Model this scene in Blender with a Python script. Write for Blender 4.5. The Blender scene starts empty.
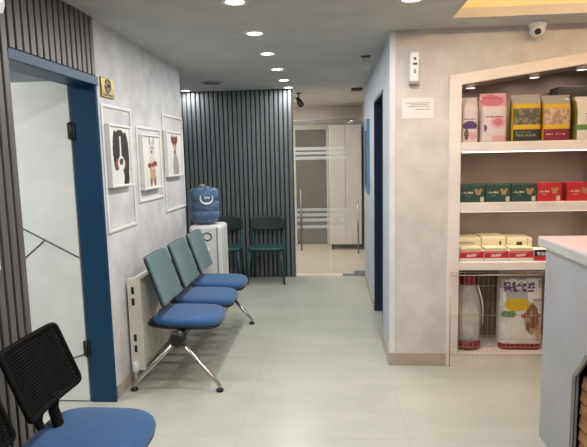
import bpy, bmesh, math, random
from math import sin, cos, pi, radians, sqrt, atan2
from mathutils import Vector, Matrix
random.seed(7)
scn = bpy.context.scene
col = scn.collection
V = Vector

# ------------------------------------------------------------------ materials
def lin(c):
    return tuple(((v/255)/12.92 if v/255 <= .04045 else ((v/255+.055)/1.055)**2.4) for v in c) + (1,)

MATS = {}
def mat(name, rgb, rough=.5, metal=0, rgb2=None, scale=4, detail=6, bump=0, bscale=40, emit=0, trans=0, alpha=1,
        coat=0, stretch=(1, 1, 1), sheen=0, spec=.5, lo=.35, hi=.65):
    if name in MATS: return MATS[name]
    m = bpy.data.materials.new(name); m.use_nodes = True
    nt = m.node_tree; N = nt.nodes; L = nt.links
    b = N['Principled BSDF']
    b.inputs['Base Color'].default_value = lin(rgb)
    b.inputs['Roughness'].default_value = rough
    b.inputs['Metallic'].default_value = metal
    b.inputs['Specular IOR Level'].default_value = spec
    if coat: b.inputs['Coat Weight'].default_value = coat
    if sheen: b.inputs['Sheen Weight'].default_value = sheen
    if trans: b.inputs['Transmission Weight'].default_value = trans
    if alpha < 1: b.inputs['Alpha'].default_value = alpha
    if emit:
        b.inputs['Emission Color'].default_value = lin(rgb)
        b.inputs['Emission Strength'].default_value = emit
    tc = N.new('ShaderNodeTexCoord'); mp = N.new('ShaderNodeMapping')
    mp.inputs['Scale'].default_value = stretch
    L.new(tc.outputs['Object'], mp.inputs['Vector'])
    if rgb2 is None and not emit:
        rgb2 = tuple(max(0, v*.95) for v in rgb)
    if rgb2 is not None:
        no = N.new('ShaderNodeTexNoise'); no.inputs['Scale'].default_value = scale; no.inputs['Detail'].default_value = detail
        L.new(mp.outputs['Vector'], no.inputs['Vector'])
        cr = N.new('ShaderNodeValToRGB')
        cr.color_ramp.elements[0].position = lo; cr.color_ramp.elements[1].position = hi
        cr.color_ramp.elements[0].color = lin(rgb); cr.color_ramp.elements[1].color = lin(rgb2)
        L.new(no.outputs['Fac'], cr.inputs['Fac']); L.new(cr.outputs['Color'], b.inputs['Base Color'])
    if bump:
        n2 = N.new('ShaderNodeTexNoise'); n2.inputs['Scale'].default_value = bscale; n2.inputs['Detail'].default_value = 3
        L.new(mp.outputs['Vector'], n2.inputs['Vector'])
        bp = N.new('ShaderNodeBump'); bp.inputs['Strength'].default_value = bump; bp.inputs['Distance'].default_value = .01
        L.new(n2.outputs['Fac'], bp.inputs['Height']); L.new(bp.outputs['Normal'], b.inputs['Normal'])
    MATS[name] = m
    return m

def floor_mat(name, c1, c2, grout, x0, y0, tw, th, rough=.28):
    m = bpy.data.materials.new(name); m.use_nodes = True
    nt = m.node_tree; N = nt.nodes; L = nt.links; b = N['Principled BSDF']
    tc = N.new('ShaderNodeTexCoord')
    no = N.new('ShaderNodeTexNoise'); no.inputs['Scale'].default_value = 2.2; no.inputs['Detail'].default_value = 8
    no.inputs['Roughness'].default_value = .62
    mp = N.new('ShaderNodeMapping'); mp.inputs['Scale'].default_value = (.7, 1.6, 1)
    L.new(tc.outputs['Object'], mp.inputs['Vector']); L.new(mp.outputs['Vector'], no.inputs['Vector'])
    cr = N.new('ShaderNodeValToRGB'); cr.color_ramp.elements[0].position = .3; cr.color_ramp.elements[1].position = .7
    cr.color_ramp.elements[0].color = lin(c1); cr.color_ramp.elements[1].color = lin(c2)
    L.new(no.outputs['Fac'], cr.inputs['Fac'])
    br = N.new('ShaderNodeTexBrick'); br.offset = 0; br.squash = 1
    m2 = N.new('ShaderNodeMapping'); m2.inputs['Location'].default_value = (-x0, -y0, 0)
    L.new(tc.outputs['Object'], m2.inputs['Vector']); L.new(m2.outputs['Vector'], br.inputs['Vector'])
    br.inputs['Scale'].default_value = 1; br.inputs['Brick Width'].default_value = tw; br.inputs['Row Height'].default_value = th
    br.inputs['Mortar Size'].default_value = .0022; br.inputs['Mortar Smooth'].default_value = .2
    mx = N.new('ShaderNodeMix'); mx.data_type = 'RGBA'
    L.new(br.outputs['Fac'], mx.inputs['Factor']); L.new(cr.outputs['Color'], mx.inputs['A'])
    mx.inputs['B'].default_value = lin(grout)
    L.new(mx.outputs['Result'], b.inputs['Base Color'])
    b.inputs['Roughness'].default_value = rough
    MATS[name] = m
    return m

M = {}
M['ceiling'] = mat('ceiling paint', (188, 189, 187), .85)
M['wall_cool'] = mat('mottled grey wallpaper', (200, 202, 205), .75, rgb2=(182, 183, 187), scale=6, detail=9, bump=.08, bscale=25)
M['wall_warm'] = mat('mottled beige wallpaper', (204, 199, 193), .75, rgb2=(190, 185, 179), scale=7, detail=9, bump=.1, bscale=25)
M['wall_blue'] = mat('pale grey wall paint', (190, 195, 200), .7, rgb2=(178, 184, 190), scale=3)
M['plain'] = mat('white wall paint', (214, 212, 208), .8)
M['peach'] = mat('warm white wall paint', (212, 206, 200), .8)
M['trim'] = mat('white moulding paint', (218, 219, 219), .45)
M['slat'] = mat('charcoal slat laminate', (98, 95, 95), .42, rgb2=(84, 82, 83), scale=9, stretch=(6, 6, .5))
M['slat_gap'] = mat('black slat backing', (22, 21, 21), .7)
M['slat_far'] = mat('slate grey slat laminate', (98, 104, 108), .4, rgb2=(86, 91, 96), scale=9, stretch=(6, 6, .5))
M['slat_far_gap'] = mat('dark slat backing', (24, 26, 28), .7)
M['blue_frame'] = mat('navy blue door lacquer', (20, 64, 96), .4, rgb2=(16, 56, 87), scale=3, spec=.3)
M['navy'] = mat('dark navy door lacquer', (14, 40, 66), .4)
M['door_white'] = mat('white door laminate', (222, 226, 222), .35)
M['black'] = mat('black plastic', (18, 18, 19), .45)
M['blackmesh'] = mat('black chair mesh', (12, 12, 13), .8, spec=.15)
M['darkgap'] = mat('dark groove', (52, 54, 54), .6)
M['blue_fab'] = mat('blue seat fabric', (36, 84, 134), .85, rgb2=(30, 75, 123), scale=60, bump=.15, bscale=300, sheen=.2)
M['teal_fab'] = mat('teal backrest fabric', (76, 106, 109), .8, rgb2=(67, 96, 99), scale=50, bump=.15, bscale=300, sheen=.2)
M['chrome'] = mat('polished chrome', (200, 198, 192), .22, metal=1)
M['wire'] = mat('galvanised wire', (190, 178, 168), .35, metal=.8)
M['steel'] = mat('brushed steel', (165, 162, 158), .35, metal=1)
M['radiator'] = mat('cream radiator enamel', (214, 210, 200), .4)
M['base_tile'] = mat('beige skirting tile', (176, 166, 152), .4, rgb2=(158, 148, 134), scale=5)
M['white_plastic'] = mat('white plastic', (222, 223, 224), .35)
M['grey_plastic'] = mat('grey plastic', (150, 152, 154), .5)
M['grey_print'] = mat('grey print', (120, 120, 120), .6)
M['gold'] = mat('brushed brass', (150, 134, 66), .35, metal=.8)
M['dark_gold'] = mat('dark olive enamel', (38, 42, 18), .4)
M['paper'] = mat('white paper', (218, 216, 210), .7)
M['green_chair'] = mat('dark green chair plastic', (34, 70, 70), .5)
M['green_pad'] = mat('black green chair shell', (30, 42, 44), .6)
M['shelf'] = mat('white shelf laminate', (226, 216, 208), .4)
M['case_back'] = mat('taupe back panel', (150, 134, 124), .4, rgb2=(138, 123, 113), scale=4)
M['counter'] = mat('light grey counter laminate', (163, 165, 171), .45)
M['counter_top'] = mat('white polished counter stone', (228, 214, 216), .12, rgb2=(216, 200, 204), scale=3)
M['counter_edge'] = mat('pale grey counter edge', (188, 190, 190), .3)
M['wood'] = mat('honey oak slat', (164, 122, 76), .5, rgb2=(128, 90, 52), scale=5, stretch=(8, 1, 8))
M['wood_dark'] = mat('dark recess board', (46, 36, 28), .7)
M['lens'] = mat('lit lamp diffuser', (255, 248, 236), .4, emit=14)
M['led'] = mat('warm light strip', (255, 176, 82), .4, emit=5)
M['led_white'] = mat('small cabinet lamp', (255, 240, 220), .4, emit=3)
M['cove'] = mat('cove paint', (236, 214, 176), .8)
M['lacquer'] = mat('white cabinet lacquer', (222, 218, 212), .3)
M['grey_glass'] = mat('dark grey door glass', (120, 118, 114), .3)
M['frost'] = mat('frosted glass band', (232, 234, 232), .6, alpha=.36)
M['frost_faint'] = mat('faint frosted glass band', (232, 234, 232), .6, alpha=.16)

def glass_mat(name, rgb, trans_fac, rough=.03):
    m = bpy.data.materials.new(name); m.use_nodes = True
    nt = m.node_tree; N = nt.nodes; L = nt.links
    for n in list(N): N.remove(n)
    out = N.new('ShaderNodeOutputMaterial'); mx = N.new('ShaderNodeMixShader')
    t = N.new('ShaderNodeBsdfTransparent'); t.inputs['Color'].default_value = lin(rgb)
    g = N.new('ShaderNodeBsdfGlossy'); g.inputs['Roughness'].default_value = rough
    mx.inputs['Fac'].default_value = trans_fac
    L.new(t.outputs[0], mx.inputs[1]); L.new(g.outputs[0], mx.inputs[2]); L.new(mx.outputs[0], out.inputs['Surface'])
    MATS[name] = m
    return m
M['glass'] = glass_mat('clear door glass', (240, 241, 240), .06)
M['clear_bag'] = mat('milky clear plastic', (226, 220, 214), .2, alpha=.42)

# ------------------------------------------------------------------ mesh builder
class MB:
    def __init__(s): s.bm = bmesh.new(); s.mats = []
    def mi(s, m):
        if m is None: return 0
        if m not in s.mats: s.mats.append(m)
        return s.mats.index(m)
    def _set(s, faces, m, smooth=False):
        i = s.mi(m)
        for f in faces: f.material_index = i; f.smooth = smooth
    def box(s, a, b, m=None, bev=0, seg=2):
        a, b = V(a), V(b)
        lo = V((min(a.x, b.x), min(a.y, b.y), min(a.z, b.z))); hi = V((max(a.x, b.x), max(a.y, b.y), max(a.z, b.z)))
        vs = [s.bm.verts.new((x, y, z)) for x in (lo.x, hi.x) for y in (lo.y, hi.y) for z in (lo.z, hi.z)]
        idx = [(0, 1, 3, 2), (4, 6, 7, 5), (0, 4, 5, 1), (2, 3, 7, 6), (0, 2, 6, 4), (1, 5, 7, 3)]
        fs = [s.bm.faces.new([vs[k] for k in q]) for q in idx]
        s._set(fs, m)
        if bev:
            es = list({e for f in fs for e in f.edges})
            r = bmesh.ops.bevel(s.bm, geom=es, offset=bev, segments=seg, affect='EDGES', profile=.5)
            s._set(r['faces'], m, seg > 2)
        return s
    def prism(s, pts, d, m=None):                       # polygon extruded by vector d
        d = V(d)
        a = [s.bm.verts.new(p) for p in pts]; b = [s.bm.verts.new(V(p)+d) for p in pts]
        n = len(pts)
        fs = [s.bm.faces.new(a), s.bm.faces.new(b[::-1])]
        for i in range(n): fs.append(s.bm.faces.new([a[i], b[i], b[(i+1) % n], a[(i+1) % n]]))
        s._set(fs, m)
        return s
    def tube(s, pts, r, m=None, n=10, cap=True, closed=False, flat=1.0):
        pts = [V(p) for p in pts]
        if not isinstance(r, (list, tuple)): r = [r]*len(pts)
        rings = []
        up = None
        for i, p in enumerate(pts):
            if closed: t = pts[(i+1) % len(pts)]-pts[i-1]
            elif i == 0: t = pts[1]-p
            elif i == len(pts)-1: t = p-pts[-2]
            else: t = (pts[i+1]-p).normalized()+(p-pts[i-1]).normalized()
            t.normalize()
            if up is None:
                up = V((0, 0, 1)) if abs(t.z) < .9 else V((1, 0, 0))
            x = up.cross(t)
            if x.length < 1e-5: x = V((1, 0, 0)).cross(t)
            x.normalize(); y = t.cross(x); up = y
            rings.append([s.bm.verts.new(p+(x*cos(2*pi*k/n)+y*sin(2*pi*k/n)*flat)*r[i]) for k in range(n)])
        fs = []
        R = len(rings)
        for i in range(R if closed else R-1):
            A, B = rings[i], rings[(i+1) % R]
            for k in range(n): fs.append(s.bm.faces.new([A[k], A[(k+1) % n], B[(k+1) % n], B[k]]))
        s._set(fs, m, n > 5)
        if cap and not closed:
            s._set([s.bm.faces.new(rings[0][::-1]), s.bm.faces.new(rings[-1])], m)
        return s
    def lathe(s, prof, c, m=None, n=24, axis='z', cap=True):
        c = V(c); rings = []
        for (r, h) in prof:
            ring = []
            for k in range(n):
                a = 2*pi*k/n; x, y = r*cos(a), r*sin(a)
                p = {'z': V((x, y, h)), 'y': V((x, h, y)), 'x': V((h, x, y))}[axis]
                ring.append(s.bm.verts.new(c+p))
            rings.append(ring)
        fs = []
        for i in range(len(rings)-1):
            for k in range(n): fs.append(s.bm.faces.new([rings[i][k], rings[i][(k+1) % n], rings[i+1][(k+1) % n], rings[i+1][k]]))
        s._set(fs, m, True)
        if cap:
            s._set([s.bm.faces.new(rings[0][::-1]), s.bm.faces.new(rings[-1])], m)
        return s
    def pad(s, c, U, W, N, a, b, t, m=None, n=4.0, bulge=0, curve=None, rings=7, seg=48, edge=.25):
        """rounded slab: superellipse outline in U,W, thickness t along N"""
        c, U, W, N = V(c), V(U), V(W), V(N)
        def out(k):
            th = 2*pi*k/seg; cx, sx = cos(th), sin(th)
            return (math.copysign(abs(cx)**(2/n), cx), math.copysign(abs(sx)**(2/n), sx))
        O = [out(k) for k in range(seg)]
        layers = []
        rs = [0.0001] + [i/(rings-1) for i in range(1, rings)]
        def ring(r, sgn):
            e = 1.0 if r < 1-edge else sqrt(max(0, 1-((r-(1-edge))/edge)**2))
            vs = []
            for (x, y) in O:
                x2, y2 = x*r, y*r
                h = sgn*(t/2*e) + (bulge*(1-r*r) if sgn > 0 else 0)
                if curve: h += curve(x2, y2)
                vs.append(s.bm.verts.new(c+U*(a*x2)+W*(b*y2)+N*h))
            return vs
        rr = sorted(set(rs+[1-edge*.5, 1-edge*.15]))
        top = [ring(r, 1) for r in rr]; bot = [ring(r, -1) for r in rr[:-1]]
        seq = bot + top[::-1]
        fs = []
        for i in range(len(seq)-1):
            for k in range(seg): fs.append(s.bm.faces.new([seq[i][k], seq[i][(k+1) % seg], seq[i+1][(k+1) % seg], seq[i+1][k]]))
        s._set(fs, m, True)
        s._set([s.bm.faces.new(seq[0][::-1]), s.bm.faces.new(seq[-1])], m, True)
        return s
    def sheet(s, o, U, W, nu, nv, fn, off=None):         # painted grid, fn(u,v)->material
        o, U, W = V(o), V(U), V(W)
        N = U.cross(W).normalized()
        g = [[s.bm.verts.new(o+U*(i/nu)+W*(j/nv)+(N*off(i/nu, j/nv) if off else V((0, 0, 0)))) for j in range(nv+1)] for i in range(nu+1)]
        for i in range(nu):
            for j in range(nv):
                f = s.bm.faces.new([g[i][j], g[i+1][j], g[i+1][j+1], g[i][j+1]])
                f.material_index = s.mi(fn((i+.5)/nu, (j+.5)/nv)); f.smooth = bool(off)
        return g
    def build(s, name, parent=None, loc=None, m=None, kind=None, normals=True):
        if normals: bmesh.ops.recalc_face_normals(s.bm, faces=s.bm.faces[:])
        me = bpy.data.meshes.new(name)
        org = V(parent['_o']) if parent is not None else (V(loc) if loc else V((0, 0, 0)))
        bmesh.ops.translate(s.bm, verts=s.bm.verts[:], vec=-org)
        s.bm.to_mesh(me); s.bm.free()
        if not s.mats: s.mats = [m or M['plain']]
        for k in s.mats: me.materials.append(k or M['plain'])
        ob = bpy.data.objects.new(name, me); col.objects.link(ob)
        if parent is not None: ob.parent = parent; ob['_o'] = tuple(org)
        else: ob.location = org; ob['_o'] = tuple(org)
        if kind: ob['kind'] = kind
        return ob

def thing(name, label, cat, loc, group=None):
    o = bpy.data.objects.new(name, None); col.objects.link(o); o.location = loc; o['_o'] = tuple(loc)
    o.empty_display_size = .1
    o['label'] = label; o['category'] = cat
    if group: o['group'] = group
    return o
def tag(o, label, cat, group=None):
    o['label'] = label; o['category'] = cat
    if group: o['group'] = group
    return o
def copy_tree(o, parent=None, label=None):
    c = o.copy(); col.objects.link(c)
    if parent is not None: c.parent = parent
    if label: c['label'] = label
    for ch in list(o.children): copy_tree(ch, c)
    return c
def B(a, b, m=None, bev=0): return MB().box(a, b, m, bev)

# ------------------------------------------------------------------ dimensions
XL, XR, YF, YS, HC = -1.452, .42, 3.893, 6.90, 2.44
S = 'structure'

# ------------------------------------------------------------------ floor / ceiling
B((-4.2, -1.6, -.1), (3.6, 6.96, 0), floor_mat('pale porcelain floor', (161, 164, 156), (177, 179, 171), (156, 156, 148), .405, 2.82, .96, 1.2, .3)).build('floor', kind=S)
B((-2.6, 6.96, -.1), (1.4, 9.8, 0), floor_mat('cream back room floor', (206, 198, 186), (216, 208, 197), (178, 170, 158), 0, 7, .6, .6, .35)).build('floor_back', kind=S)
cb = MB()
CX0, CX1, CY0, CY1 = .78, 2.9, 2.55, 3.60
for a, b in (((-4.2, -1.6), (CX0, 9.8)), ((CX1, -1.6), (3.6, 9.8)), ((CX0, -1.6), (CX1, CY0)), ((CX0, CY1), (CX1, 9.8))):
    cb.box((a[0], a[1], HC), (b[0], b[1], HC+.06), M['ceiling'])
cb.build('ceiling', kind=S)
cv = MB()
cv.box((CX0-.15, CY0-.15, HC+.16), (CX1+.15, CY1+.15, HC+.2), M['cove'])
cv.box((CX0-.04, CY0, HC+.06), (CX0, CY1, HC+.16), M['cove']); cv.box((CX1, CY0, HC+.06), (CX1+.04, CY1, HC+.16), M['cove'])
cv.box((CX0-.04, CY1, HC+.06), (CX1+.04, CY1+.04, HC+.16), M['cove']); cv.box((CX0-.04, CY0-.04, HC+.06), (CX1+.04, CY0, HC+.16), M['cove'])
cv.build('ceiling_cove', kind=S)
lp = MB()
lp.box((CX0+.02, CY1-.03, HC+.135), (CX1-.02, CY1-.005, HC+.155), M['led'])
lp.box((CX0+.02, CY0+.005, HC+.135), (CX1-.02, CY0+.03, HC+.155), M['led'])
tag(lp.build('light_strip', loc=(1.8, 3.1, HC+.15)), 'warm amber light strip glowing inside the ceiling cove', 'light strip')

# ------------------------------------------------------------------ walls
TH = .15
DY0, DY1, DH = 2.352, 3.235, 2.09       # left door opening
w = MB()
w.box((XL-TH, -1.6, 0), (XL, DY0, HC)).box((XL-TH, DY1, 0), (XL, 5.13, HC)).box((XL-TH, DY0, DH), (XL, DY1, HC))
w.build('wall_left', m=M['wall_cool'], kind=S)
B((-2.5, 5.13, 0), (-2.4, 6.9, HC), M['wall_blue']).build('wall_recess', kind=S)
B((-2.5, 5.03, 0), (XL-TH, 5.13, HC), M['wall_blue']).build('wall_recess_front', kind=S)
B((-2.5, YS, 0), (-.5, YS+.1, HC), M['plain']).build('wall_back', kind=S)
RY0, RY1, RH = 4.46, 5.33, 2.11
w = MB()
w.box((XR, YF+.12, 0), (XR+.12, RY0, HC)).box((XR, RY1, 0), (XR+.12, 6.96, HC)).box((XR, RY0, RH), (XR+.12, RY1, HC))
w.build('wall_right', m=mat('blue grey corridor paint', (176, 184, 194), .7), kind=S)
# facade beside the display case, with the niche cut out
NX0, NX1, NZ0 = .87, 1.99, .04
ns = lambda x: 2.085+.1345*(x-.87)
w = MB()
w.box((XR, YF, 0), (NX0, YF+.12, HC)).box((NX1, YF, 0), (3.6, YF+.12, HC)).box((NX0, YF, 0), (NX1, YF+.12, NZ0))
w.prism([(NX0, YF, ns(NX0)), (NX1, YF, ns(NX1)), (NX1, YF, HC), (NX0, YF, HC)], (0, .12, 0))
w.build('wall_front', m=M['wall_warm'], kind=S)
B((XR+.12, YF+.45, 0), (3.6, YF+.5, HC), M['plain']).build('wall_niche', kind=S)
B((1.75, YF+.5, 0), (1.85, 6.96, HC), M['wall_blue']).build('wall_side_room', kind=S)
B((XR+.12, 6.86, 0), (1.75, 6.96, HC), M['wall_blue']).build('wall_side_room_back', kind=S)
B((3.5, -1.6, 0), (3.6, YF, HC), M['wall_warm']).build('wall_far_right', kind=S)
B((XL, -1.7, 0), (3.6, -1.6, HC), M['plain']).build('wall_behind', kind=S)
# room beyond the left door
w = MB()
w.box((-4.2, 3.95, 0), (XL-TH, 4.05, HC)).box((-4.2, .3, 0), (-4.1, 3.95, HC)).box((-4.2, .2, 0), (XL-TH, .3, HC))
w.build('wall_side_left', m=M['wall_blue'], kind=S)
# back room
B((-2.6, 9.55, 0), (1.4, 9.65, HC), M['peach']).build('wall_back_room', kind=S)
B((.53, 6.96, 0), (.65, 9.55, HC), M['peach']).build('wall_back_right', kind=S)
B((-2.6, 7.0, 0), (-2.5, 9.55, HC), M['peach']).build('wall_back_left', kind=S)

B((XR-.004, YF-.004, .095), (XR+.035, YF+.03, HC), M['trim'], .002).build('trim_1', kind=S)   # corner bead
B((XR-.012, YF-.012, 0), (.83, YF, .098), M['base_tile'], .002).build('baseboard_front', kind=S)
w = MB(); w.box((XR-.012, YF, 0), (XR, RY0, .09)).box((XR-.012, RY1, 0), (XR, YS, .09)); w.build('baseboard_right', m=M['base_tile'], kind=S)
B((XL, 3.27, 0), (XL+.012, 5.13, .09), M['base_tile']).build('baseboard_left', kind=S)

# slat cladding, left wall
def slats(y0, y1, z0, z1, pitch, mb):
    n = max(1, round((y1-y0)/pitch)); p = (y1-y0)/n
    mb.box((XL, y0, z0), (XL+.006, y1, z1), M['slat_gap'])
    for i in range(n):
        ya = y0+i*p+p*.14; yb = y0+(i+1)*p-p*.14
        mb.box((XL+.006, ya, z0), (XL+.022, yb, z1), M['slat'], .004)
sm = MB(); slats(-1.5, 2.345, 0, HC, .058, sm); slats(2.345, 3.235, 2.095, HC, .058, sm)
sm.build('wall_cladding_left', kind=S)
# slat cladding, back partition
sm = MB(); n = 32; x0, x1 = -2.4, -.5; p = (x1-x0)/n
sm.box((x0, YS-.008, 0), (x1, YS, HC), M['slat_far_gap'])
for i in range(n):
    sm.box((x0+i*p+p*.15, YS-.034, 0), (x0+(i+1)*p-p*.15, YS-.008, HC), M['slat_far'], .004)
sm.build('wall_cladding_back', kind=S)

# mouldings on the left wall
def moulding(i, y0, y1, z0, z1):
    mb = MB(); t = .021; d = .011
    mb.box((XL, y0, z0), (XL+d, y0+t, z1), None, .004).box((XL, y1-t, z0), (XL+d, y1, z1), None, .004)
    mb.box((XL, y0+t, z0), (XL+d, y1-t, z0+t), None, .004).box((XL, y0+t, z1-t), (XL+d, y1-t, z1), None, .004)
    mb.build('trim_%d' % i, m=M['trim'], kind=S)
moulding(2, 3.30, 3.80, 1.11, 1.945)
moulding(3, 3.885, 4.45, 1.26, 1.838)
moulding(4, 4.52, 5.125, 1.12, 1.975)

# ------------------------------------------------------------------ door 1 (blue frame, open white leaf)
d1 = bpy.data.objects.new('door_1', None); col.objects.link(d1); d1.location = (XL, 3.24, 0); d1['_o'] = (XL, 3.24, 0); d1['kind'] = S
f = MB()
XI = -1.605
f.box((XI, 3.225, 0), (XL+.012, 3.245, DH-.03), None, .002)                  # far jamb lining, faces camera
f.box((XI, DY0-.012, 0), (XL, DY0+.0, DH-.03), None, .002)            # near jamb
f.box((XI, DY0-.02, DH-.05), (XL+.012, 3.245, DH), None, .003)               # head
f.box((XL, 3.232, 0), (XL+.014, 3.248, DH), None, .002)
f.box((XL+.004, 2.33, DH-.05), (XL+.024, 3.248, DH+.004), None, .004)        # head casing
f.build('door_frame', d1, m=M['blue_frame'])
LX0, LX1, LY = -2.50, -1.618, 3.228
lf = B((LX0, LY, .008), (LX1, LY+.04, 2.075), M['door_white'], .003).build('door_leaf', d1)
g = MB()
def groove(p, q): g.tube([(p[0], LY-.0005, p[1]), (q[0], LY-.0005, q[1])], .0045, M['darkgap'], 6)
groove((-2.02, 1.184), (-1.62, .97)); groove((-2.03, .93), (-1.843, 1.082)); groove((-1.62, .33), (-2.25, .13))
groove((-2.02, 1.184), (-2.3, 1.33)); groove((-2.03, .93), (-2.3, .71))
g.build('groove', lf)
for z in (1.77, .37):
    h = MB(); h.box((-1.632, LY-.012, z-.05), (-1.588, LY+.004, z+.05), M['black'], .003); h.tube([(-1.61, LY-.012, z-.055), (-1.61, LY-.012, z+.055)], .008, M['black'])
    h.build('hinge', lf)

# door 2 (right corridor opening, navy lining)
f = MB()
f.box((XR-.006, RY1-.025, 0), (XR+.126, RY1, RH), None, .002); f.box((XR-.002, RY0, 0), (XR+.126, RY0+.02, RH), None, .002)
f.box((XR-.006, RY0, RH-.03), (XR+.126, RY1, RH), None, .002)
d2 = f.build('door_2', m=M['navy'], kind=S)
B((XR+.126, RY1-.025, .005), (1.3, RY1+.015, RH-.03), M['navy'], .003).build('door_leaf', d2)

# ------------------------------------------------------------------ glass partition
d3 = bpy.data.objects.new('door_3', None); col.objects.link(d3); d3.location = (0, YS, 0); d3['_o'] = (0, YS, 0); d3['kind'] = S
YG = YS+.03
B((-.5, YG, .03), (-.035, YG+.01, 2.02), M['glass']).build('glass_panel', d3)
B((-.03, YG, .03), (.415, YG+.01, 2.02), M['glass']).build('glass_panel', d3)
B((-.5, YG-.005, 2.03), (.35, YG+.02, 2.05), M['grey_print'], .003).build('rail', d3)
for a, b, z0, z1 in ((-.495, -.04, 1.66, 1.70), (-.495, -.04, 1.605, 1.64), (-.495, -.04, 1.54, 1.58), (-.495, -.04, .87, .905), (-.495, -.04, .80, .84), (-.495, -.04, .73, .77), (-.495, -.04, .64, .68),
                     (-.025, .18, 1.66, 1.70), (-.025, .18, 1.605, 1.64), (-.025, .18, 1.54, 1.58), (-.025, .18, .87, .905), (-.025, .18, .80, .84), (-.025, .18, .73, .77), (-.025, .18, .64, .68)):
    B((a, YG-.003, z0), (b, YG-.0005, z1), M['frost'] if a < -.1 else M['frost_faint']).build('frosted_band', d3)
for x, z0, z1 in ((-.412, .35, 1.15), (.33, .3, .95)):
    h = MB(); h.tube([(x, YG-.04, z0), (x, YG-.04, z1)], .011)
    h.tube([(x, YG-.04, z0+.08), (x, YG, z0+.08)], .007).tube([(x, YG-.04, z1-.08), (x, YG, z1-.08)], .007)
    h.build('handle', d3, m=M['steel'])
B((.27, YG-.012, 0), (.41, YG+.022, .065), M['grey_plastic'], .003).build('patch_fitting', d3)
B((.12, YG-.008, 0), (.27, YG+.018, .028), M['grey_plastic'], .003).build('patch_fitting', d3)
B((.26, 6.98, HC-.035), (.40, 7.10, HC-.002), mat('dark bronze', (82, 72, 60), .5), .003).build('door_closer', d3)

# ------------------------------------------------------------------ back room furniture
t = thing('tall_cabinet', 'tall white cabinet on short feet behind the glass door', 'cabinet', (.22, 9.1, 0))
CW0, CW1 = -.05, .485
B((CW0, 8.9, .09), (CW1, 9.45, 2.09), M['lacquer'], .004).build('body', t)
for a, b in ((CW0+.004, (CW0+CW1)/2-.003), ((CW0+CW1)/2+.003, CW1-.004)):
    dd = B((a, 8.88, .1), (b, 8.9, 2.08), M['lacquer'], .003).build('door', t)
for x in (CW0+.05, CW1-.05):
    for y in (8.97, 9.4):
        MB().lathe([(.02, 0), (.02, .02), (.026, .09)], (x, y, 0), M['black']).build('foot', t)
d4 = bpy.data.objects.new('door_4', None); col.objects.link(d4); d4.location = (-.35, 9.5, 0); d4['_o'] = (-.35, 9.5, 0); d4['kind'] = S
f = MB(); f.box((-.72, 9.5, 0), (-.645, 9.55, 2.13)).box((-.1, 9.5, 0), (-.06, 9.55, 2.13)).box((-.645, 9.5, 2.05), (-.1, 9.55, 2.13))
f.build('door_frame', d4, m=M['lacquer'])
pts = [(-.645, 9.52, .01), (-.1, 9.52, .01)] + [(-.1-.06+.06*cos(a), 9.52, 1.99+.06*sin(a)) for a in [k*pi/12 for k in range(7)]] + [(-.585-.06*sin(a), 9.52, 1.99+.06*cos(a)) for a in [k*pi/12 for k in range(7)]]
MB().prism(pts, (0, .025, 0), M['grey_glass']).build('door_leaf', d4)
t = thing('spotlight', 'small black spotlight at ceiling beyond the slatted partition', 'spotlight', (-.44, 7.35, HC))
MB().lathe([(.035, -.012), (.035, 0)], (-.44, 7.35, HC), M['black']).tube([(-.44, 7.35, HC-.012), (-.44, 7.35, HC-.09)], .008, M['black']).build('mount', t)
MB().tube([(-.465, 7.38, HC-.075), (-.44, 7.35, HC-.11), (-.405, 7.31, HC-.17)], [.03, .036, .042], M['black'], 16).build('lamp_head', t)

# ------------------------------------------------------------------ downlights
def light(name, kind, loc, energy, color, size=.1, rot=(0, 0, 0), size_y=None, spread=None):
    l = bpy.data.lights.new(name, kind); l.energy = energy; l.color = color
    if kind == 'AREA':
        l.size = size; l.shape = 'DISK'
        if size_y: l.shape = 'RECTANGLE'; l.size_y = size_y
        if spread: l.spread = spread
    o = bpy.data.objects.new(name, l); col.objects.link(o); o.location = loc; o.rotation_euler = rot
    return o
def make_downlight(x, y, label, group):
    t = thing('downlight', label, 'ceiling light', (x, y, HC), group)
    MB().lathe([(.052, -.002), (.056, -.008), (.072, -.006), (.076, 0)], (x, y, HC), M['white_plastic'], 32, cap=False).build('trim_ring', t)
    MB().lathe([(.001, -.004), (.052, -.004)], (x, y, HC), M['lens'], 32, cap=False).build('lens', t)
    return t
DL = [(-.526, 3.03, 'round recessed ceiling downlight nearest the camera, cut by the top edge'),
      (-.526, 3.79, 'second nearest round recessed downlight in the corridor ceiling row'),
      (-.526, 4.53, 'third nearest round recessed downlight, middle of the corridor ceiling row'),
      (-.526, 5.33, 'third from the slatted partition, round recessed downlight in the corridor row'),
      (-.53, 6.09, 'round recessed downlight second from the slatted partition in the corridor row'),
      (-.53, 6.72, 'round recessed downlight grazing the right edge of the slatted partition'),
      (-1.83, 6.72, 'round recessed downlight grazing the left edge of the slatted partition'),
      (.454, 3.12, 'round recessed downlight above the corridor corner, cut by the top edge'),
      ]
proto = None
DPW = 15
COOL = (1, .965, .92)
for i, (x, y, lab) in enumerate(DL):
    grp = 'recessed ceiling downlights'
    if proto is None: proto = make_downlight(x, y, lab, grp)
    else:
        c = copy_tree(proto, label=lab); c.location = (x, y, HC)
for (x, y) in [(a, b) for a, b, _ in DL] + [(-.526, 2.0), (-.526, .8), (.454, 1.9), (.454, .6), (1.8, 1.6), (1.8, .3)]:
    e = DPW
    if y > 6.6: e = DPW*.55
    light('downlight_lamp', 'AREA', (x, y, HC-.012), e, COOL, .1)
light('cove_lamp', 'AREA', ((CX0+CX1)/2, CY1-.06, HC+.12), 15, (1, .74, .46), 1.9, (radians(-60), 0, 0), .04)
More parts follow.
